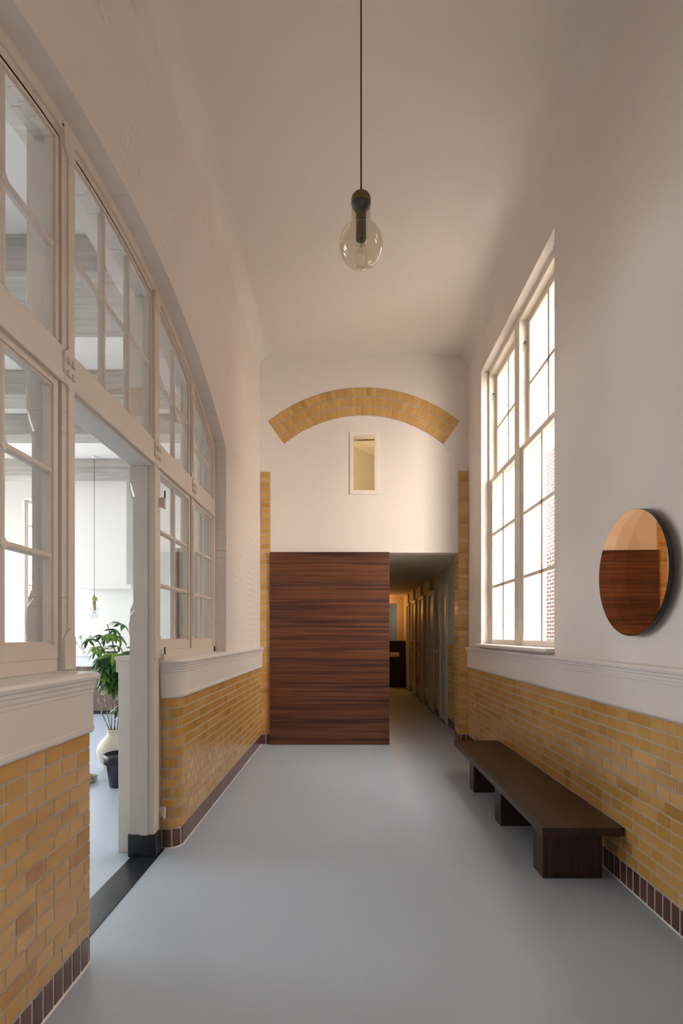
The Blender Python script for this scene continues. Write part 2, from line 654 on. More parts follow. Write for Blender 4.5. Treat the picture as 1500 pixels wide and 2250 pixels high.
RAIL = [(-0.135, 1.246), (0.022, 1.243), (0.038, 1.238), (0.044, 1.226), (0.040, 1.214), (0.030, 1.207), (0.030, 1.196), (0.024, 1.190), (0.024, 1.176),
        (0.017, 1.173), (0.017, 1.166), (0.020, 1.163), (0.020, 1.158), (0.016, 1.155), (0.016, 1.016), (0.021, 1.013), (0.021, 0.996), (0.013, 0.986), (-0.02, 0.986)]

# ================================================================= THE SETTING
XL, XR = -1.115, 1.56        # upper wall faces
BL, BR = -1.10, 1.553        # brick facing planes
YB = 6.59                    # end wall
ZC = 4.99
Y0 = -2.2                    # wall behind the camera
XS = -1.215                  # front of the glazed screen
AY, AR, AZ = 2.76, 3.94, 3.66


def arch(y, off=0.0):
    r = AR - off
    return AZ - AR + math.sqrt(max(0, r * r - (y - AY) ** 2))


def arc_pts(y0, y1, off=0.0, n=24):
    return [(y0 + (y1 - y0) * i / n, arch(y0 + (y1 - y0) * i / n, off)) for i in range(n + 1)]


struct(MB().box(-8.8, 1.95, Y0 - 0.2, 16.0, -0.2, 0).build('floor', M['floor']))

# left wall: one slab with the arched opening and the doorway cut out
poly = [(Y0, 0), (2.195, 0), (2.195, 1.20), (0.77, 1.20)] + arc_pts(0.77, 4.75, 0, 40) + [(4.75, 1.20), (3.47, 1.20), (3.47, 0), (YB + 0.1, 0), (YB + 0.1, 5.1), (Y0, 5.1)]
wl = struct(recalc(MB().prism(poly, 'x', XL, -1.47).build('wall_left', M['wall_brick'])))
MB().box(-1.20, -1.468, 3.385, 3.472, 0, 1.20).build('jamb_core', M['wall'], wl)

# right wall with the window opening
hole = (3.87, 5.98, 1.26, 4.46)
mb = MB()
nh = (-1.2, -0.3, 1.26, 2.7)    # unseen smaller window, added to light the near end of the corridor
mb.box(XR, 1.95, Y0, nh[0], 0, 5.1)
mb.box(XR, 1.95, nh[1], hole[0], 0, 5.1)
mb.box(XR, 1.95, nh[0], nh[1], 0, nh[2])
mb.box(XR, 1.95, nh[0], nh[1], nh[3], 5.1)
mb.box(XR, 1.95, hole[1], YB + 0.1, 0, 5.1)
mb.box(XR, 1.95, hole[0], hole[1], 0, hole[2])
mb.box(XR, 1.95, hole[0], hole[1], hole[3], 5.1)
wr = struct(mb.build('wall_right', M['wall']))

# end wall: round arch outline with recessed infill
cx0, r_in, zc0 = 0.2158, 1.592, 2.619          # arch centre x, inner radius, centre height
ang = math.asin(1.02 / r_in)
ap = []
jl, jr = -0.985, 1.433
for i in range(33):
    t = -ang + 2 * ang * i / 32
    ap.append((cx0 + r_in * math.sin(t), zc0 + r_in * math.cos(t)))
left_side = [(jl, 0), (jl, 3.50), (jl + 0.06, 3.68)]
right_side = [(jr, 3.50), (jr, 0)]
poly = [(-1.40, 0)] + left_side + ap + [(jr - 0.05, 3.68)] + right_side + [(1.80, 0), (1.80, 5.1), (-1.40, 5.1)]
wb = struct(recalc(MB().prism(poly, 'y', YB, YB + 0.23).build('wall_back', M['wall'])))
# infill above the passage with the little window opening
sw = (0.035, 0.408, 3.215, 3.995)    # x0 x1 z0 z1
mb = MB()
yi = YB + 0.010
mb.prism([(jl - 0.02, 2.455), (sw[0], 2.455), (sw[0], 4.235), (-0.7, 4.05), (jl - 0.02, 3.6)], 'y', yi, YB + 0.19)
mb.prism([(sw[1], 2.455), (jr + 0.02, 2.455), (jr + 0.02, 3.6), (1.13, 4.05), (sw[1], 4.235)], 'y', yi, YB + 0.19)
mb.box(sw[0], sw[1], yi, YB + 0.19, 2.455, sw[2])
mb.box(sw[0], sw[1], yi, YB + 0.19, sw[3], 4.235)
o = recalc(mb.build('arch_infill', M['wall'], wb))

# wall behind the camera
struct(MB().box(-1.47, 1.95, Y0 - 0.2, Y0, 0, 5.1).build('wall_front', M['wall']))

# ceiling with a soft cove along both long walls
mb = MB()
cr = 0.16
pl = [(XL, ZC - cr)] + [(XL + cr - cr * math.cos(t), ZC - cr + cr * math.sin(t)) for t in [i * math.pi / 32 for i in range(1, 17)]]
pr = [(XR - (x - XL), z) for x, z in reversed(pl)]
poly = [(-1.47, ZC - cr)] + pl + pr + [(1.95, ZC - cr), (1.95, 5.2), (-1.47, 5.2)]
o = struct(recalc(mb.prism(poly, 'y', Y0, YB + 0.05).build('ceiling', M['ceiling'])))

# brick facings of the corridor
near_path = rounded([(BL, Y0), (BL, 2.21), (XS - 0.02, 2.21)], 0.02, 4)
far_path = rounded([(XS - 0.0, 3.372), (BL, 3.372), (BL, YB)], 0.085, 8)
brickwork('brick_facing', near_path, 0, 0.985, parent=wl, seed=3)
brickwork('brick_facing', far_path, 0, 0.985, parent=wl, seed=5)
brickwork('brick_facing', [(BR, YB), (BR, Y0)], 0, 0.985, parent=wr, seed=8)
brickwork('brick_pilaster', [(BL - 0.003, YB - 0.006), (-0.986, YB - 0.006), (-0.986, YB + 0.06)], 0, 3.488, parent=wb, seed=11, headers=True)
brickwork('brick_pilaster', [(1.430, YB + 0.23), (1.430, YB - 0.006), (1.553, YB - 0.006)], 0, 3.50, parent=wb, seed=12, headers=True)

# rails above the brick (trim)
struct(moulding('trim_1', rounded([(BL, Y0), (BL, 2.21), (XS - 0.02, 2.21)], 0.02, 4), RAIL, M['rail']))
struct(moulding('trim_2', rounded([(XS - 0.0, 3.372), (BL, 3.372), (BL, YB - 0.008)], 0.085, 8), RAIL, M['rail']))
struct(moulding('trim_3', [(BR, YB - 0.008), (BR, Y0)], [(d if d > -0.1 else -0.04, z + 0.004) for d, z in RAIL], M['rail']))

BEAD = [(-0.004, 0.0), (0.009, 0.0), (0.003, 0.007), (-0.004, 0.007)]
for pth, par in ((near_path, wl), (far_path, wl), ([(BR, YB), (BR, Y0)], wr)):
    moulding('floor_seal', pth, BEAD, M['rail'], par)
# yellow brick arch in the end wall: three rings of headers
mb = MB()
rng = random.Random(4)
yf = YB - 0.006
r0s = [1.592, 1.712, 1.832, 1.954]
a_in, a_out = R(39.8), R(39.0)
for k in range(3):
    ra, rb = r0s[k] + 0.005, r0s[k + 1] - 0.004
    aa = a_in + (a_out - a_in) * k / 2
    nb = round(2 * aa * (ra + rb) / 2 / 0.0655)
    for i in range(nb):
        t0 = -aa + 2 * aa * i / nb + 0.0045 / ra
        t1 = -aa + 2 * aa * (i + 1) / nb - 0.0045 / ra
        e = 0.003
        ps = []
        for (rr, tt, y) in ((ra, t0, yf + 0.006), (ra, t1, yf + 0.006), (rb, t1, yf + 0.006), (rb, t0, yf + 0.006),
                            (ra + e, t0 + e / ra, yf), (ra + e, t1 - e / ra, yf), (rb - e, t1 - e / rb, yf), (rb - e, t0 + e / rb, yf)):
            ps.append((cx0 + rr * math.sin(tt), y, zc0 + rr * math.cos(tt)))
        mb.add(ps, [(4, 5, 6, 7), (0, 1, 5, 4), (1, 2, 6, 5), (2, 3, 7, 6), (3, 0, 4, 7)], 0, tone=min(1, max(0, rng.gauss(0.5, 0.15))))
n = 40
A = [(cx0 + r0s[0] * math.sin(-a_in + 2 * a_in * i / n), zc0 + r0s[0] * math.cos(-a_in + 2 * a_in * i / n)) for i in range(n + 1)]
B = [(cx0 + r0s[3] * math.sin(-a_out + 2 * a_out * i / n), zc0 + r0s[3] * math.cos(-a_out + 2 * a_out * i / n)) for i in range(n + 1)]
mb.strip(A, B, 'y', YB - 0.001, YB + 0.012, 1)
mb.build('brick_arch', [M['yellow'], M['mortar']], wb)

# little window in the infill
x0, x1, z0, z1 = sw
mb = MB()
fw = 0.047
xa, xb, za, zb = 0.035, 0.408, 3.205, 4.0
for b in ((xa, xa + fw, za, zb), (xb - fw, xb, za, zb), (xa + fw, xb - fw, za, za + 0.05), (xa + fw, xb - fw, zb - 0.045, zb)):
    mb.box(b[0], b[1], YB - 0.006, YB + 0.12, b[2], b[3])
w3 = struct(mb.build('window_3', M['cream'], bevel=0.003))
MB().box(xa + fw, xb - fw, YB + 0.05, YB + 0.054, za + 0.05, zb - 0.045).build('pane', M['glass'], w3)

# loft behind the little window
mb = MB()
mb.box(-1.4, 1.9, YB + 0.23, 9.6, 2.62, 2.70)
mb.box(-1.5, -1.4, YB + 0.23, 9.6, 2.62, 5.1)
mb.box(1.8, 1.9, YB + 0.23, 9.6, 2.62, 5.1)
mb.prism([(-1.4, 7.43), (1.8, 9.5), (1.8, 9.6), (-1.4, 7.53)], 'z', 2.7, 5.1)
mb.prism([(-1.4, 4.52), (1.8, 4.60), (1.8, 4.75), (-1.4, 4.67)], 'y', YB + 0.23, 9.6)
mb.prism([(0.10, 4.484), (0.9, 4.30), (0.9, 4.53)], 'y', 8.2, 9.6)
struct(recalc(mb.build('wall_loft', M['loft'])))

# ---------------------------------------------------------------- passage behind the wood panel
mb = MB()
mb.box(-1.0, 1.95, YB + 0.012, 14.6, 2.457, 2.62)
struct(mb.build('ceiling_passage', M['passage']))
XP = 1.61
mb = MB()
mb.box(XP, 1.95, YB + 0.23, 14.6, 0, 2.5)
wp = struct(mb.build('wall_passage', M['passage']))
struct(MB().box(0.40, 0.50, YB + 0.06, 12.4, 0, 2.5).build('wall_core', M['passage']))
struct(MB().box(-1.0, -0.9, YB + 0.06, 14.6, 0, 2.5).build('wall_core_left', M['passage']))
# end of the passage with a doorway
mb = MB()
mb.box(-1.0, 0.95, 14.3, 14.6, 0, 2.5)
mb.box(1.42, 1.7, 14.3, 14.6, 0, 2.5)
mb.box(0.95, 1.42, 14.3, 14.6, 2.28, 2.5)
mb.box(-1.0, 1.95, 15.9, 16.0, 0, 2.5)
mb.box(0.5, 0.6, 14.6, 15.9, 0, 2.5)
mb.box(1.85, 1.95, 14.6, 15.9, 0, 2.5)
mb.box(0.5, 1.95, 14.6, 16.0, 2.5, 2.6)
struct(mb.build('wall_end', M['passage']))
piers = [(6.83, 7.98), (8.58, 9.16), (9.78, 10.38), (10.98, 11.58), (12.18, 12.78), (13.3, 14.28)]
for a, b in piers:
    brickwork('brick_pier', [(XP - 0.045, b), (XP - 0.045, a)], 0, 1.25, parent=wp, seed=int(a * 10), black=True)
    MB().box(XP - 0.045, XP, a, b, 0, 1.249).build('pier_core', M['mortar'], wp)
    MB().box(XP - 0.04, XP, a, b, 1.249, 2.457).build('pier_plaster', M['passage'], wp)
dn = 0
for (a, b), (c, d) in zip(piers, piers[1:]):
    dn += 1
    y0, y1 = b, c
    mb = MB()
    mb.box(XP - 0.075, XP, y0, y0 + 0.06, 0.0, 2.2)
    mb.box(XP - 0.075, XP, y1 - 0.06, y1, 0.0, 2.2)
    mb.box(XP - 0.075, XP, y0 + 0.06, y1 - 0.06, 2.13, 2.2)
    dr = struct(mb.build('door_%d' % dn, M['door_paint'], bevel=0.003))
    lf = MB()
    if dn == 1:
        lf.box(XP - 0.05, XP - 0.01, y0 + 0.06, y0 + 0.16, 0.02, 2.13)
        lf.box(XP - 0.05, XP - 0.01, y1 - 0.16, y1 - 0.06, 0.02, 2.13)
        lf.box(XP - 0.05, XP - 0.01, y0 + 0.16, y1 - 0.16, 0.02, 1.45)
        lf.box(XP - 0.05, XP - 0.01, y0 + 0.16, y1 - 0.16, 2.03, 2.13)
    else:
        lf.box(XP - 0.05, XP - 0.01, y0 + 0.06, y1 - 0.06, 0.02, 2.13)
        lf.box(XP - 0.056, XP - 0.05, y0 + 0.14, y1 - 0.14, 1.2, 1.95)
        lf.box(XP - 0.056, XP - 0.05, y0 + 0.14, y1 - 0.14, 0.2, 0.95)
    leaf = lf.build('leaf', M['door_paint'], dr, bevel=0.002)
    if dn == 1:
        MB().box(XP - 0.034, XP - 0.028, y0 + 0.16, y1 - 0.16, 1.45, 2.03).build('pane', M['glass'], leaf)
    MB().box(XP - 0.078, XP - 0.05, y0 + 0.001, y1 - 0.001, 0.0, 0.02).build('sill_strip', M['stone'], dr)
    h = MB()
    h.tube([(XP - 0.055, y0 + 0.12, 1.05), (XP - 0.095, y0 + 0.12, 1.05), (XP - 0.095, y0 + 0.22, 1.05)], 0.008)
    h.build('handle', M['steel'], leaf)

# ---------------------------------------------------------------- glazed screen in the left wall (window_1)
F = M['frame']
mb = MB()
mb.strip(arc_pts(0.77, 4.75, 0.0, 32), arc_pts(0.77, 4.75, 0.055, 32), 'x', XS, XS - 0.09)
mb.strip(arc_pts(0.83, 4.69, 0.050, 32), arc_pts(0.83, 4.69, 0.098, 32), 'x', XS - 0.010, XS - 0.12)
for a, b in ((0.77, 0.83), (4.69, 4.75)):
    mb.box(XS, XS - 0.09, a, b, 1.24, 3.09)
mb.box(XS, XS - 0.09, 0.77, 2.16, 1.246, 1.30)
mb.box(XS, XS - 0.09, 3.37, 4.75, 1.246, 1.30)
w1 = struct(recalc(mb.build('window_1', F, bevel=0.003)))

# transom
mb = MB()
mb.box(XS + 0.004, XS - 0.10, 0.80, 4.72, 2.478, 2.632)
mb.box(XS + 0.010, XS - 0.0, 0.80, 4.72, 2.478, 2.520)
mb.box(XS - 0.01, XS - 0.15, 2.285, 3.238, 2.465, 2.50)
mb.build('transom', F, w1, bevel=0.004)


def post(ya, yb, side):
    """door post; side=+1 when the doorway lies towards larger y"""
    mb = MB()
    X0, X1 = XS, -1.368
    ztop = arch((ya + yb) / 2) - 0.03
    # plain lower and upper lengths, chamfered middle
    mb.box(X0, X1, ya, yb, 0.142, 1.52)
    c = 0.028
    def sec(z0, z1, cc0, cc1):
        vs = []
        for z, cc in ((z0, cc0), (z1, cc1)):
            vs += [(X0, ya, z), (X0, yb, z), (X1 + cc, yb, z), (X1, yb - cc, z), (X1, ya + cc, z), (X1 + cc, ya, z)]
        mb.add(vs, [(0, 1, 2, 3, 4, 5), (11, 10, 9, 8, 7, 6)] + [(i, i + 6, (i + 1) % 6 + 6, (i + 1) % 6) for i in range(6)])
    def slim(z0, z1):
        mb.box(X0, X1 + 0.022, ya, yb, z0, z1)
    sec(1.52, 1.56, 0.004, 0.034)
    slim(1.56, 2.27)
    sec(2.27, 2.36, 0.034, 0.006)
    mb.box(X0, X1, ya, yb, 2.36, ztop)
    # scalloped bracket towards the room
    br = [(X1, 2.465), (X1 - 0.016, 2.465), (X1 - 0.016, 2.41), (X1 - 0.010, 2.385), (X1 - 0.010, 2.33), (X1 + 0.004, 2.27), (X1 + 0.014, 2.245), (X1 + 0.024, 2.30), (X1 + 0.03, 2.465)]
    mb.prism([(x, z) for x, z in br], 'y', ya + 0.02, yb - 0.02)
    lo = [(X1 + 0.03, 1.40), (X1 - 0.014, 1.40), (X1 - 0.014, 1.47), (X1 - 0.004, 1.50), (X1 - 0.004, 1.56), (X1 + 0.012, 1.60), (X1 + 0.03, 1.56)]
    mb.prism([(x, z) for x, z in lo], 'y', ya + 0.02, yb - 0.02)
    o = recalc(mb.build('post', F, w1, bevel=0.003))
    # rebate fillets on the doorway side
    m = MB()
    if side > 0:
        m.box(XS - 0.035, XS - 0.085, yb - 0.001, yb + 0.014, 0.142, 2.465)
    else:
        m.box(XS - 0.035, XS - 0.085, ya - 0.014, ya + 0.001, 0.142, 2.465)
    m.build('stop_bead', F, o, bevel=0.002)
    # stepped face: the doorway half stands proud, with pointed stops
    m = MB()
    ym = (ya + yb) / 2
    a_, b_ = (ym - 0.008, yb - 0.001) if side > 0 else (ya + 0.001, ym + 0.008)
    for z0, z1 in ((1.36, 2.48), (2.62, ztop - 0.10)):
        m.box(XS - 0.002, XS + 0.008, a_, b_, z0, z1)
    m.prism([(ya + 0.001, 1.25), (yb - 0.001, 1.25), (yb - 0.001, 1.385), (ym, 1.43), (ya + 0.001, 1.385)], 'x', XS - 0.002, XS + 0.012)
    m.prism([(ya + 0.001, ztop - 0.02), (yb - 0.001, ztop - 0.02), (yb - 0.001, ztop - 0.10), (ym, ztop - 0.15), (ya + 0.001, ztop - 0.10)], 'x', XS - 0.002, XS + 0.011)
    recalc(m.build('face_strip', F, o, bevel=0.002))
    # rosette block on the crossing
    m = MB()
    yc, zc = ym, 2.555
    m.prism([(yc - 0.045, zc - 0.055), (yc, zc - 0.095), (yc + 0.045, zc - 0.055), (yc + 0.045, zc + 0.055), (yc, zc + 0.095), (yc - 0.045, zc + 0.055)], 'x', XS, XS + 0.012)
    for i in (-1, 1):
        for j in (-1, 1):
            m.box(XS + 0.011, XS + 0.022, yc + i * 0.019 - 0.010, yc + i * 0.019 + 0.010, zc + j * 0.028 - 0.013, zc + j * 0.028 + 0.013)
    recalc(m.build('rosette', F, w1))
    MB().box(XS + 0.012, X1 - 0.012, ya - 0.001, yb + 0.001, 0, 0.142).build('stone_base', M['stone'], o, bevel=0.004)
    return o


post(2.195, 2.285, 1)
pf = post(3.238, 3.328, -1)
for yc in (1.4575, 4.0625):
    mb = MB()
    zt = arch(yc) - 0.06
    mb.box(XS, XS - 0.09, yc - 0.035, yc + 0.035, 1.29, zt)
    mu = mb.build('mullion', F, w1, bevel=0.003)
    m = MB()
    for z0, z1 in ((1.40, 2.42), (2.69, zt - 0.09)):
        m.prism([(yc - 0.02, z0 + 0.02), (yc, z0 - 0.01), (yc + 0.02, z0 + 0.02), (yc + 0.02, z1 - 0.02), (yc, z1 + 0.01), (yc - 0.02, z1 - 0.02)], 'x', XS - 0.002, XS + 0.007)
    recalc(m.build('face_strip', F, mu, bevel=0.002))
    m = MB()
    zc = 2.555
    m.prism([(yc - 0.04, zc - 0.05), (yc, zc - 0.085), (yc + 0.04, zc - 0.05), (yc + 0.04, zc + 0.05), (yc, zc + 0.085), (yc - 0.04, zc + 0.05)], 'x', XS, XS + 0.012)
    for i in (-1, 1):
        for j in (-1, 1):
            m.box(XS + 0.011, XS + 0.021, yc + i * 0.017 - 0.009, yc + i * 0.017 + 0.009, zc + j * 0.025 - 0.012, zc + j * 0.025 + 0.012)
    recalc(m.build('rosette', F, w1))


def muntin_v(mb, y, z0, z1, x):
    mb.prism([(x + 0.016, y - 0.005), (x + 0.010, y - 0.013), (x - 0.016, y - 0.013), (x - 0.016, y + 0.013), (x + 0.010, y + 0.013), (x + 0.016, y + 0.005)], 'z', z0, z1)


def muntin_h(mb, z, y0, y1, x):
    # profile in (x, z) swept along y
    p = [(x + 0.016, z - 0.005), (x + 0.010, z - 0.013), (x - 0.016, z - 0.013), (x - 0.016, z + 0.013), (x + 0.010, z + 0.013), (x + 0.016, z + 0.005)]
    mb.prism(p, 'y', y0, y1)


def sash(y0, y1, z0, ztop, cols, rows, st=0.045, rail=None, parent=None, x=-1.245):
    """glazed light; ztop(y) gives the outer top edge"""
    rl = rail or st
    mb = MB()
    xa, xb = x + 0.020, x - 0.022
    flat = not callable(ztop)
    zt = (lambda y: ztop) if flat else ztop
    n = 1 if flat else 10
    T = [(y0 + (y1 - y0) * i / n, zt(y0 + (y1 - y0) * i / n)) for i in range(n + 1)]
    T2 = [(a, b - st) for a, b in T]
    for w_, x_ in ((st - 0.011, xa), (st, xa - 0.009)):
        rw = rl - (st - w_)
        mb.strip(T, [(a, b - w_) for a, b in T], 'x', x_, xb)
        mb.box(x_, xb, y0, y1, z0, z0 + rw)
        mb.prism([(y0, z0 + rw), (y0 + w_, z0 + rw), (y0 + w_, zt(y0 + w_) - w_), (y0, zt(y0) - w_)], 'x', x_, xb)
        mb.prism([(y1 - w_, z0 + rw), (y1, z0 + rw), (y1, zt(y1) - w_), (y1 - w_, zt(y1 - w_) - w_)], 'x', x_, xb)
    # glazing bead
    for i in range(1, cols):
        y = y0 + st + (y1 - y0 - 2 * st) * i / cols
        muntin_v(mb, y, z0 + rl - 0.002, zt(y) - st + 0.004, x)
    zm = max(zt(y0), zt(y1), zt((y0 + y1) / 2)) - st
    if flat:
        hs = [z0 + rl + (zm - z0 - rl) * j / rows for j in range(1, rows)]
    else:
        hs = [z0 + rl + (zt((y0 + y1) / 2) - st - z0 - rl) * j / rows for j in range(1, rows)]
    for z in hs:
        muntin_h(mb, z, y0 + st - 0.002, y1 - st + 0.002, x)
        for i in range(1, cols):
            y = y0 + st + (y1 - y0 - 2 * st) * i / cols
            mb.prism([(y - 0.024, z), (y, z - 0.024), (y + 0.024, z), (y, z + 0.024)], 'x', x + 0.004, x + 0.0185)
    o = recalc(mb.build('sash', M['frame'], parent, bevel=0.0015, seg=1))
    g = MB()
    P = [(y0 + st - 0.005, z0 + rl - 0.005), (y1 - st + 0.005, z0 + rl - 0.005)] + [(a, b - st + 0.004) for a, b in reversed(T) if y0 + st < a < y1 - st or n == 1]
    if n == 1:
        P = [(y0 + st - 0.005, z0 + rl - 0.005), (y1 - st + 0.005, z0 + rl - 0.005), (y1 - st + 0.005, zm + 0.005), (y0 + st - 0.005, zm + 0.005)]
    else:
        P = [(y0 + st - 0.005, z0 + rl - 0.005), (y1 - st + 0.005, z0 + rl - 0.005), (y1 - st + 0.005, zt(y1 - st) - st)] + \
            [(a, b - st + 0.004) for a, b in reversed(T) if y0 + st < a < y1 - st] + [(y0 + st - 0.005, zt(y0 + st) - st)]
    vs = [(x - 0.003, a, b) for a, b in P]
    g.add(vs, [tuple(range(len(vs)))])
    g.build('pane', M['glass'], o)
    return o


for (a, b, cols) in ((0.83, 1.415, 2), (1.505, 2.182, 2), (3.345, 4.015, 2), (4.11, 4.69, 2)):
    sash(a, b, 1.30, 2.482, cols, 3, 0.042, 0.072, w1)
top = lambda y: arch(y, 0.09)
for (a, b, cols) in ((0.83, 1.415, 2), (1.505, 2.188, 2), (2.283, 3.24, 3), (3.335, 4.015, 2), (4.11, 4.69, 2)):
    sash(a, b, 2.63, top, cols, 2, 0.034, 0.03, w1)

# hinges on the door post
for zc, pin in ((2.262, True), (1.245, True), (0.25, False)):
    m = MB()
    m.box(XS - 0.01, XS + 0.030, 3.342, 3.352, zc - 0.032, zc + 0.032)
    m.box(XS + 0.024, XS + 0.034, 3.330, 3.356, zc - 0.042, zc + 0.030)
    if pin:
        m.tube([(XS + 0.031, 3.345, zc + 0.02), (XS + 0.031, 3.345, zc + 0.075)], 0.005, mi=1)
    m.build('hinge', [F, M['rim']], pf)

# panelled lining on the room side beside the doorway
mb = MB()
for a, b in ((3.31, 3.40), (2.10, 2.20)):
    mb.box(-1.369, -1.472, a, b, 0, 1.19)
    mb.box(-1.369, -1.484, a - 0.008, b, 1.16, 1.235)
    mb.prism([(-1.369, 1.235), (-1.484, 1.235), (-1.492, 1.25), (-1.490, 1.262), (-1.369, 1.268)], 'y', a - 0.014, b)
mb.box(-1.472, -1.49, 3.36, 9.0, 0, 1.2)
mb.box(-1.472, -1.51, 3.36, 9.0, 1.2, 1.26)
mb.box(-1.472, -1.49, Y0, 2.2, 0, 1.2)
mb.box(-1.472, -1.51, Y0, 2.2, 1.2, 1.26)
struct(recalc(mb.build('trim_4', M['cream'], bevel=0.003)))

# stone threshold
struct(MB().box(-1.36, -1.19, 2.2, 3.37, -0.01, 0.004).build('trim_5', M['stone'], bevel=0.002))

# ---------------------------------------------------------------- tall sash window in the right wall (window_2)
G = M['cream']
xf = 1.646
y0, y1, z0, z1 = hole
mb = MB()
mb.box(xf, 1.80, y0, y0 + 0.035, 1.26, z1)
mb.box(xf, 1.80, y1 - 0.035, y1, 1.26, z1)
mb.box(xf, 1.80, y0, y1, z1 - 0.055, z1)
mb.box(xf, 1.80, y0, y1, 1.26, 1.295)
w2 = struct(mb.build('window_2', G, bevel=0.003))
mb = MB()
mb.box(xf - 0.004, 1.80, 4.905, 5.045, 1.29, z1 - 0.05)
mb.build('mullion', G, w2, bevel=0.004)


def sash_r(ya, yb, za, zb, rows, x, st=0.062, rb=0.055, rt=0.055):
    mb = MB()
    xa, xb = x, x + 0.042
    mb.box(xa, xb, ya, ya + st, za, zb)
    mb.box(xa, xb, yb - st, yb, za, zb)
    mb.box(xa, xb, ya + st, yb - st, za, za + rb)
    mb.box(xa, xb, ya + st, yb - st, zb - rt, zb)
    ym = (ya + yb) / 2
    mb.box(xa + 0.004, xb - 0.004, ym - 0.019, ym + 0.019, za + rb, zb - rt)
    for j in range(1, rows):
        z = za + rb + (zb - rt - za - rb) * j / rows
        mb.box(xa + 0.004, xb - 0.004, ya + st, yb - st, z - 0.016, z + 0.016)
    o = mb.build('sash', G, w2, bevel=0.004)
    MB().box(x + 0.020, x + 0.023, ya + st - 0.004, yb - st + 0.004, za + rb - 0.004, zb - rt + 0.004).build('pane', M['glass'], o)
    return o


for a, b in ((y0 + 0.035, 4.905), (5.045, y1 - 0.035)):
    sash_r(a, b, 1.295, 3.20, 3, 1.662)
    sash_r(a, b, 3.15, z1 - 0.055, 2, 1.72)
    m = MB()
    yy = b - 0.004
    m.tube([(1.690, yy, 4.18), (1.690, yy - 0.02, 4.18)], 0.008, mi=1)
    m.tube([(1.690, yy - 0.012, 4.17), (1.686, yy - 0.012, 4.10), (1.693, yy - 0.012, 4.10)], 0.003)
    m.build('catch', [M['steel'], M['rim']], w2)
mb = MB()
mb.box(1.490, 1.665, 3.862, 5.985, 1.262, 1.297)
mb.box(1.490, 1.56, 5.985, 6.07, 1.262, 1.290)
mb.build('window_sill', M['rail'], w2, bevel=0.012, seg=3)
mb = MB()
for a, b in ((nh[0], nh[0] + 0.06), (nh[1] - 0.06, nh[1]), (-0.77, -0.73)):
    mb.box(xf, 1.74, a, b, nh[2], nh[3])
for a, b in ((nh[2], nh[2] + 0.07), (nh[3] - 0.06, nh[3]), (1.96, 2.0)):
    mb.box(xf, 1.74, nh[0], nh[1], a, b)
w9 = struct(mb.build('window_9', G, bevel=0.003))  # frame of the added unseen window
MB().box(1.69, 1.694, nh[0], nh[1], nh[2], nh[3]).build('pane', M['glass'], w9)

# ---------------------------------------------------------------- the bright room beyond the doorway
ZR = 4.52
mb = MB()
mb.box(-8.8, -1.47, Y0 - 0.2, 10.2, ZR, 4.75)
struct(mb.build('ceiling_room', M['room_wall']))
mb = MB()
# far wall with a tall window
mb.box(-8.8, -6.25, 9.9, 10.15, 0, ZR)
mb.box(-5.35, -0.95, 9.9, 10.15, 0, ZR)
mb.box(-6.25, -5.35, 9.9, 10.15, 0, 1.15)
mb.box(-6.25, -5.35, 9.9, 10.15, 4.02, ZR)
struct(mb.build('wall_room_far', M['room_wall']))
mb = MB()
# outer side wall with three tall windows
ys = [(3.0, 4.7), (5.2, 6.9), (7.4, 9.1)]
prev = Y0
for a, b in ys:
    mb.box(-8.8, -8.5, prev, a, 0, ZR)
    mb.box(-8.8, -8.5, a, b, 0, 0.95)
    mb.box(-8.8, -8.5, a, b, 4.1, ZR)
    prev = b
mb.box(-8.8, -8.5, prev, 10.15, 0, ZR)
struct(mb.build('wall_room_side', M['room_wall']))
struct(MB().box(-8.8, -1.47, Y0 - 0.2, Y0, 0, ZR).build('wall_room_near', M['room_wall']))
struct(MB().box(-1.47, -0.95, YB + 0.23, 9.9, 0, ZR).build('wall_room_return', M['room_wall']))
wn = 4
for a, b in ys:
    m = MB()
    for p in ((a, a + 0.06), (b - 0.06, b), ((a + b) / 2 - 0.03, (a + b) / 2 + 0.03)):
        m.box(-8.70, -8.62, p[0], p[1], 0.95, 4.1)
    for z in (0.95, 2.0, 3.0, 4.04):
        m.box(-8.69, -8.63, a, b, z, z + 0.06)
    o = struct(m.build('window_%d' % wn, M['frame']))
    MB().box(-8.665, -8.66, a, b, 0.96, 4.09).build('pane', M['glass'], o)
    wn += 1
m = MB()
for p in ((-6.25, -6.19), (-5.41, -5.35), (-5.82, -5.78)):
    m.box(p[0], p[1], 10.0, 10.06, 1.15, 4.02)
for z in (1.15, 1.75, 2.35, 2.95, 3.5, 3.96):
    m.box(-6.25, -5.35, 10.01, 10.05, z, z + (0.05 if z in (1.15, 3.96) else 0.03))
o = struct(m.build('window_%d' % wn, M['frame']))
MB().box(-6.25, -5.35, 10.03, 10.034, 1.16, 4.0).build('pane', M['glass'], o)

# rough concrete ceiling beams, each a member of its own
for a, b in ((4.0, 4.9), (6.05, 6.45), (7.25, 7.6), (9.1, 9.45)):
    wn += 1
    struct(MB().box(-8.5, -1.475, a, b, ZR - 0.29, ZR).build('trim_%d' % wn, M['beam'], bevel=0.012))
# boxed recess frame on the far wall
mb = MB()
mb.box(-5.22, -4.12, 9.62, 9.9, 2.34, ZR - 0.01)
mb.box(-5.22, -4.02, 9.58, 9.62, 2.26, 2.34)
struct(mb.build('trim_6', M['room_wall'], bevel=0.006))

# ================================================================= THINGS
# rosewood sliding panel
t = thing('wood_panel', 'large dark rosewood panel with horizontal grain standing under the brick arch', 'panel', (-0.22, 6.57, 0))
MB().box(-0.983, 0.541, 6.548, 6.585, 0.004, 2.455).build('veneer_face', M['rosewood'], t, bevel=0.0015)

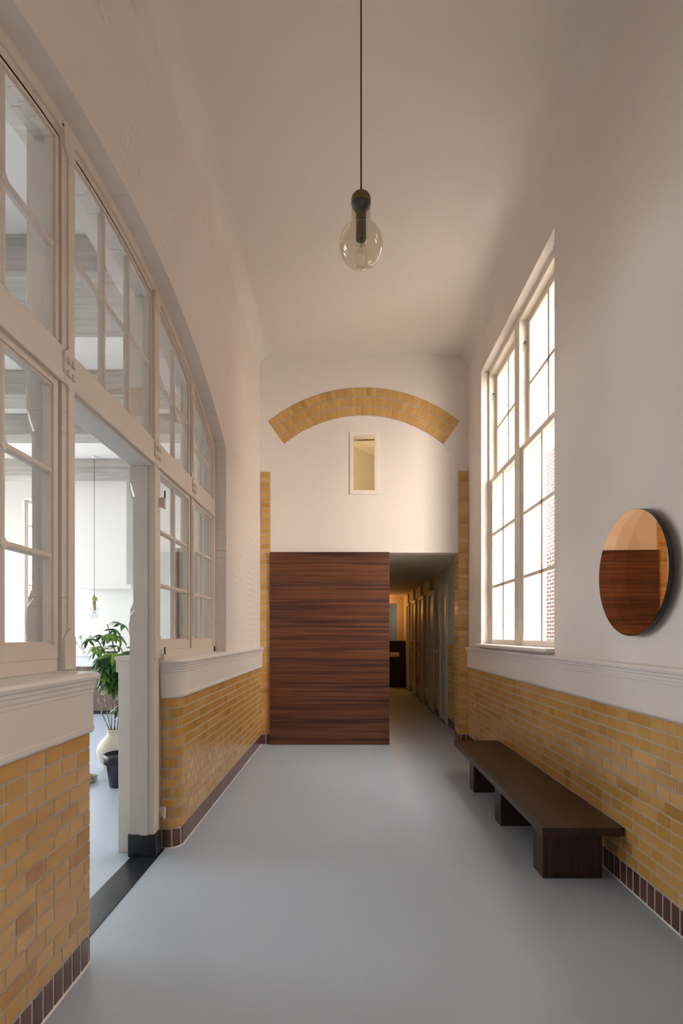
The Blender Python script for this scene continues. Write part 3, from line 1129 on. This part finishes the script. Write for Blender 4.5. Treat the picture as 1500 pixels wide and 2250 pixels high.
# bench
t = thing('bench', 'long low dark wooden bench on three block legs along the right brick wall', 'bench', (1.3, 4.05, 0))
MB().box(1.088, 1.545, 2.865, 5.25, 0.277, 0.324).build('seat', M['walnut'], t, bevel=0.002)
for y in (2.957, 3.767, 4.567):
    MB().box(1.125, 1.468, y, y + 0.15, 0, 0.2775).build('leg', M['walnut_leg'], t, bevel=0.002)

# round mirror
t = thing('round_mirror', 'round copper tinted wall mirror with overlapping circle tints and dark rim', 'mirror', (1.50, 2.73, 1.727))
n = 96
m = MB()
rr = 0.332
vs = [(rr * math.cos(2 * math.pi * k / n), rr * math.sin(2 * math.pi * k / n), 0) for k in range(n)]
m.add(vs, [tuple(range(n))])
g = m.build('mirror_glass', M['mirror'], t)
g.location = (0, 0, 0)
g.rotation_euler = (R(90), 0, R(-90 + 0.0))
m = MB()
m.lathe([(rr, 0.0003), (rr + 0.0015, -0.002), (rr + 0.0015, -0.022), (rr - 0.01, -0.024), (0.001, -0.024)], 0, 0, n)
b_ = m.build('rim', M['rim'], t)
b_.location = (0, 0, 0)
b_.rotation_euler = g.rotation_euler
m = MB()
m.lathe([(0.001, -0.024), (0.12, -0.024), (0.12, -0.0595), (0.001, -0.0595)], 0, 0, 32)
s_ = m.build('wall_spacer', M['rim'], t)
s_.location = (0, 0, 0)
s_.rotation_euler = g.rotation_euler
t.rotation_euler = (0, R(-0.35), 0)


# pendant lamps
def pendant(cx, cy, zc, zceil, metal, glass, label, cloth=True):
    t = thing('pendant_lamp', label, 'lamp', (cx, cy, zceil), 'globe pendant lamps')
    R0 = 0.1172
    m = MB()
    m.tube([(cx + (0 if i == 0 else 0.0), cy, z) for i, z in enumerate((zc + 0.285, (zc + zceil) / 2, zceil - 0.02))], 0.0042 if cloth else 0.004)
    m.lathe([(0.0005, zc + 0.315), (0.005, zc + 0.31), (0.010, zc + 0.27), (0.011, zc + 0.262)], cx, cy, 14)
    m.build('cord', M['cord'], t)
    MB().lathe([(0.001, zceil), (0.045, zceil), (0.045, zceil - 0.02), (0.035, zceil - 0.03), (0.001, zceil - 0.03)], cx, cy, 28).build('canopy', M['cord'] if cloth else M['white_gloss'], t)
    ztop = zc + 0.268
    MB().lathe([(0.001, ztop), (0.030, ztop - 0.001), (0.044, ztop - 0.006), (0.0515, ztop - 0.018), (0.053, ztop - 0.030), (0.053, ztop - 0.052), (0.049, ztop - 0.052), (0.049, ztop - 0.046), (0.001, ztop - 0.046)], cx, cy, 40).build('cap', metal, t)
    pr = [(0.0490, ztop - 0.050), (0.0465, ztop - 0.060), (0.041, ztop - 0.072), (0.033, ztop - 0.081), (0.026, ztop - 0.086), (0.001, ztop - 0.088)]
    MB().lathe(pr, cx, cy, 32).build('inner_dome', M['black'] if cloth else metal, t)
    MB().lathe([(0.001, ztop - 0.09), (0.0275, ztop - 0.09), (0.0275, ztop - 0.232), (0.0285, ztop - 0.236), (0.0275, ztop - 0.240), (0.024, ztop - 0.240), (0.022, ztop - 0.215), (0.001, ztop - 0.213)], cx, cy, 32).build('socket', metal, t)
    zb = ztop - 0.225
    m = MB()
    m.lathe([(0.012, zb + 0.01), (0.013, zb - 0.02), (0.020, zb - 0.036), (0.0235, zb - 0.052), (0.020, zb - 0.068), (0.010, zb - 0.076), (0.0005, zb - 0.078)], cx, cy, 24)
    m.build('bulb', M['globe_clear'], t)
    MB().tube([(cx, cy, zb), (cx, cy, zb - 0.03), (cx + 0.004, cy, zb - 0.05), (cx - 0.004, cy, zb - 0.055)], 0.002).build('filament', M['rim'], t)
    a0 = math.asin(0.050 / R0)
    prof = [(0.0515, ztop - 0.050), (0.0515, zc + R0 * math.cos(a0) + 0.012), (0.053, zc + R0 * math.cos(a0) + 0.004)]
    for i in range(0, 33):
        a = a0 + 0.05 + (math.pi - a0 - 0.05) * i / 32
        prof.append((max(0.0004, R0 * math.sin(a)), zc + R0 * math.cos(a)))
    MB().lathe(prof, cx, cy, 56).build('glass_globe', glass, t)
    return t


pendant(0.0757, 2.76, 3.493, ZC, M['bronze'], M['globe'], 'large smoked glass globe pendant with olive bronze cap hanging in the corridor')
pendant(-4.42, 9.0, 1.80, ZR, M['brass'], M['globe_clear'], 'small clear globe pendant with brass cap seen through the doorway', False)


# potted umbrella tree
def leaf_blade(mb, base, d, up, ln, wd, mi, droop=0.35):
    side = d.cross(up).normalized()
    pts = []
    prof = [(0.0, 0.06), (0.25, 0.75), (0.55, 1.0), (0.8, 0.7), (1.0, 0.03)]
    for t, w_ in prof:
        c = base + d * ln * t - up * (droop * ln * t * t)
        pts.append((c - side * wd * w_ * 0.5 + up * 0.15 * wd * w_, c, c + side * wd * w_ * 0.5 + up * 0.15 * wd * w_))
    vs = [p for tr in pts for p in tr]
    fs = []
    for i in range(len(prof) - 1):
        fs += [(3 * i, 3 * i + 1, 3 * i + 4, 3 * i + 3), (3 * i + 1, 3 * i + 2, 3 * i + 5, 3 * i + 4)]
    mb.add(vs, fs, mi, smooth=True)


rng = random.Random(21)
px, py = -2.10, 4.78
t = thing('potted_plant', 'bushy green umbrella tree in a tapered black pot behind the door post', 'plant', (px, py, 0))
m = MB()
m.lathe([(0.001, 0), (0.095, 0), (0.098, 0.004), (0.125, 0.205), (0.146, 0.215), (0.150, 0.30), (0.142, 0.302), (0.138, 0.27), (0.001, 0.27)], px, py, 40)
m.build('pot', M['pot'], t)
MB().lathe([(0.136, 0.268), (0.08, 0.276), (0.001, 0.282)], px, py, 24).build('soil', M['soil'], t)
st = MB()
fo = MB()
for k in range(10):
    a = k * 2.4
    r_ = 0.05
    topz = rng.uniform(1.05, 1.42) if k else 1.50
    tip = Vector((px + rng.uniform(-0.22, 0.16), py + rng.uniform(-0.17, 0.17), topz))
    base = Vector((px + 0.03 + 0.6 * r_ * math.cos(a), py + r_ * math.sin(a), 0.27))
    mid = Vector((px + rng.uniform(0.0, 0.08), py + rng.uniform(-0.06, 0.06), 0.84))
    P = [base, base.lerp(mid, 0.5), mid, mid.lerp(tip, 0.5) + Vector((0, 0, 0.02)), tip]
    st.tube(P, [0.010, 0.009, 0.008, 0.006, 0.004], 7)
    for j in range(18):
        f = 0.36 + 0.64 * (j + rng.random()) / 18
        s_i = min(3, int(f * 4))
        p0 = P[s_i].lerp(P[s_i + 1], f * 4 - s_i)
        az = rng.uniform(0, 6.283)
        el = rng.uniform(-0.15, 0.7)
        dirv = Vector((math.cos(az) * math.cos(el), math.sin(az) * math.cos(el), math.sin(el)))
        ln = rng.uniform(0.09, 0.17)
        hub = p0 + dirv * ln
        if hub.z < 0.90 and hub.x < px + 0.02:
            continue
        if hub.x > -1.62:
            hub.x = -1.62 - rng.random() * 0.1
        st.tube([p0, p0.lerp(hub, 0.5) + Vector((0, 0, 0.012)), hub], 0.0022, 5)
        up = (dirv * 0.5 + Vector((0, 0, 0.9))).normalized()
        nl = rng.choice([7, 8, 9])
        ax1 = up.orthogonal().normalized()
        ax2 = up.cross(ax1)
        mi = 1 if (hub.z > 1.22 and rng.random() < 0.55) or rng.random() < 0.12 else 0
        for q in range(nl):
            b = 2 * math.pi * q / nl + rng.uniform(-0.15, 0.15)
            d = (ax1 * math.cos(b) + ax2 * math.sin(b) + up * 0.05).normalized()
            leaf_blade(fo, hub, d, up, rng.uniform(0.075, 0.115), rng.uniform(0.026, 0.038), mi, rng.uniform(0.3, 0.8))
st.build('stem', M['stem'], t)
fo.build('foliage', [M['leaf'], M['leaf_light']], t)

# cream vase with catkin branches
vx, vy = -2.47, 5.45
t = thing('vase', 'round bellied cream ceramic vase on the floor beyond the doorway', 'vase', (vx, vy, 0))
m = MB()
m.lathe([(0.001, 0), (0.09, 0.0), (0.10, 0.01), (0.145, 0.08), (0.168, 0.15), (0.165, 0.21), (0.135, 0.275), (0.090, 0.32), (0.068, 0.35), (0.066, 0.385), (0.072, 0.40), (0.064, 0.402), (0.058, 0.385), (0.058, 0.34)], vx, vy, 48)
m.build('body', M['vase'], t)
bl = [('leftmost pale catkin branch leaning far out of the cream vase', -0.20, 0.72), ('long bare pale branch leaning left out of the cream vase', -0.10, 0.80),
      ('catkin branch standing left of centre in the cream vase', -0.045, 0.76), ('upright catkin branch in the middle of the cream vase', 0.0, 0.80),
      ('tall catkin branch just right of centre in the cream vase', 0.04, 0.86), ('right-hand catkin branch of the upright ones in the cream vase', 0.08, 0.88),
      ('short catkin branch bending low to the right out of the cream vase', 0.15, 0.50)]
for k, (lab, dx, zt) in enumerate(bl):
    rg = random.Random(50 + k)
    m = MB()
    b0 = Vector((vx + dx * 0.18, vy + rg.uniform(-0.02, 0.02), 0.20))
    neck = Vector((vx + max(-0.04, min(0.04, dx * 0.3)), vy + rg.uniform(-0.03, 0.03), 0.40))
    tip = Vector((vx + dx + 0.02, vy + rg.uniform(-0.1, 0.1), zt))
    mid = neck.lerp(tip, 0.5) + Vector((dx * 0.12, 0, 0.02))
    P = [b0, neck, mid, tip]
    m.tube(P, [0.0045, 0.004, 0.003, 0.002], 6)
    for j in range(14):
        f = 0.15 + 0.85 * j / 13
        p = neck.lerp(mid, f * 2) if f < 0.5 else mid.lerp(tip, f * 2 - 1)
        p = p + Vector((rg.uniform(-0.008, 0.008), rg.uniform(-0.008, 0.008), 0))
        m.ball(p, 0.0062, 6, 1, 1.6)
    o = m.build('catkin_branch', [M['twig'], M['catkin']], loc=b0)
    tag(o, lab, 'branch', 'catkin branches in the cream vase')

# sheepskin
m = MB()
rg = random.Random(9)
sx, sy = -2.80, 4.86
m.lathe([(0.001, 0.002), (0.34, 0.002), (0.36, 0.012), (0.33, 0.026), (0.001, 0.030)], 0, 0, 30)
m.v = [(sx + x * 1.1, sy + y * 0.62, z) for x, y, z in m.v]
for k in range(900):
    a = rg.uniform(0, 6.283)
    q = math.sqrt(rg.random()) * 0.385
    x, y = sx + 1.1 * q * math.cos(a), sy + 0.62 * q * math.sin(a)
    dx, dy = rg.uniform(-0.025, 0.025) + 0.02 * math.cos(a), rg.uniform(-0.025, 0.025)
    m.tube([(x, y, 0.006 if q > 0.34 else 0.02), (x + dx * 0.5, y + dy * 0.5, 0.045), (x + dx, y + dy, 0.052)], [0.008, 0.006, 0.001], 4)
o = m.build('sheepskin', M['wool'], loc=(sx, sy, 0))
tag(o, 'beige shaggy sheepskin lying on the pale floor beyond the doorway', 'rug')

# kitchen island with things on it
t = thing('kitchen_island', 'white topped kitchen island with brown front far behind the plant', 'kitchen island', (-4.7, 9.3, 0))
MB().box(-5.4, -4.0, 9.08, 9.56, 0.06, 0.84).build('cabinet', M['brown'], t, bevel=0.004)
MB().box(-5.4, -4.0, 9.10, 9.56, 0.0, 0.06).build('plinth', M['rim'], t)
MB().box(-5.42, -3.98, 9.07, 9.57, 0.84, 1.02).build('fascia', M['white_gloss'], t, bevel=0.004)
MB().box(-5.45, -3.95, 9.04, 9.58, 1.02, 1.06).build('worktop', M['white_gloss'], t, bevel=0.004)
m = MB()
m.lathe([(0.001, 1.061), (0.06, 1.061), (0.10, 1.085), (0.15, 1.10), (0.145, 1.10), (0.09, 1.075), (0.001, 1.07)], -4.25, 9.3, 28)
tag(m.build('black_bowl', M['black'], loc=(-4.25, 9.3, 1.06)), 'shallow black bowl on the white island worktop', 'bowl')
t = thing('glass_vase_plant', 'spindly green seedling in a small white vase on the island', 'plant', (-4.75, 9.25, 1.06))
MB().lathe([(0.001, 1.06), (0.035, 1.06), (0.045, 1.09), (0.03, 1.14), (0.026, 1.14), (0.03, 1.10), (0.001, 1.08)], -4.75, 9.25, 20).build('vase_body', M['white_gloss'], t)
m = MB()
f = MB()
for k in range(4):
    tp = Vector((-4.75 + (k - 1.5) * 0.09, 9.25, 1.26 + 0.1 * (k % 2)))
    m.tube([(-4.75, 9.25, 1.12), tuple(Vector((-4.75, 9.25, 1.12)).lerp(tp, 0.6)), tuple(tp)], 0.003, 5)
    for q in range(9):
        a = q * 0.7
        leaf_blade(f, tp, Vector((math.cos(a), 0.2, math.sin(a))).normalized(), Vector((0, -1, 0)), 0.05, 0.010, 0, 0.2)
m.build('stem', M['stem'], t)
f.build('foliage', M['leaf_light'], t)

# ribbed taupe partition seen through the far casements
m = MB()
k = 0
x = -2.05
while x < -1.50:
    m.prism([(x, 6.04), (x + 0.006, 6.0), (x + 0.020, 5.99), (x + 0.034, 6.0), (x + 0.040, 6.04)], 'z', 0, 2.40)
    x += 0.04
m.box(-2.05, -1.492, 6.04, 6.08, 0, 2.42)
o = recalc(m.build('ribbed_partition', M['curtain'], loc=(-1.77, 6.04, 0)))
tag(o, 'taupe vertically ribbed partition seen through the far casement panes', 'partition')

# passage things
for i, (a, b) in enumerate(piers[1:5]):
    lab = ['white coat hook on the nearest inner brick pier of the passage', 'white coat hook on the second inner brick pier of the passage',
           'white coat hook on the third inner brick pier of the passage', 'white coat hook on the farthest inner brick pier of the passage'][i]
    yy = (a + b) / 2
    X = XP - 0.051
    t = thing('coat_hook', lab, 'hook', (X, yy, 1.10), 'coat hooks on the passage piers')
    MB().box(X - 0.012, X, yy - 0.06, yy + 0.06, 1.07, 1.15).build('back_plate', M['white_gloss'], t, bevel=0.003)
    MB().tube([(X - 0.01, yy, 1.10), (X - 0.06, yy, 1.10), (X - 0.07, yy, 1.135)], 0.009).build('peg', M['white_gloss'], t)

t = thing('wash_cabinet', 'black low cabinet with a white basin at the far end of the passage', 'cabinet', (1.3, 14.0, 0))
MB().box(1.05, 1.545, 13.75, 14.29, 0.0, 1.24).build('carcass', M['pot'], t, bevel=0.004)
m = MB()
m.box(1.02, 1.38, 13.55, 13.749, 0.82, 0.93)
m.build('basin', M['white_gloss'], t, bevel=0.01)
t = thing('wall_lamp', 'warm orange globe lamp around the corner at the passage end', 'lamp', (0.8, 14.0, 2.3))
m = MB()
m.lathe([(0.001, 2.457), (0.05, 2.457), (0.05, 2.44), (0.012, 2.43), (0.012, 2.25), (0.001, 2.25)], 0.8, 14.0, 20)
m.build('stem', M['brass'], t)

# ---------------------------------------------------------------- outdoors
struct(MB().box(-40, 40, -20, 60, -0.6, -0.3).build('ground', M['ground']))
o = MB().box(4.6, 8.6, 3.0, 12.15, -0.3, 5.6).build('brick_house', M['redbrick'], loc=(5.6, 7.5, -0.3))
tag(o, 'red brick house wall close outside the near light of the corridor window', 'house')
t = thing('far_brick_house', 'farther brick house with an added white gap slab, behind the corridor window', 'house', (6.6, 14.5, -0.3))
MB().box(4.62, 8.6, 13.95, 16.0, -0.3, 5.2).build('side_wall', M['redbrick'], t)
MB().box(4.60, 8.62, 13.85, 13.95, -0.3, 5.4).build('white_gap_slab', M['white_gloss'], t)  # added slab so the gap between the houses reads bright white
rg = random.Random(3)
t = thing('garden_tree', 'hazy green garden tree outside the far window of the bright room', 'tree', (-9.0, 15.5, -0.3))
MB().tube([(-9.0, 15.5, -0.3), (-9.05, 15.5, 1.2), (-8.95, 15.5, 2.2)], [0.14, 0.1, 0.06], 10).build('trunk', M['bark'], t)
m = MB()
for k in range(900):
    v = Vector((rg.gauss(0, 1), rg.gauss(0, 1), rg.gauss(0, 1))).normalized() * (rg.random() ** 0.4)
    c = Vector((-9.0 + v.x * 1.3, 15.5 + v.y * 1.2, 2.0 + v.z * 1.3))
    leaf_blade(m, c, Vector((rg.gauss(0, 1), rg.gauss(0, 1), rg.gauss(0, 0.5))).normalized(), Vector((0.1, 0.2, 1)).normalized(), 0.22, 0.1, 0)
m.build('foliage', M['tree'], t)
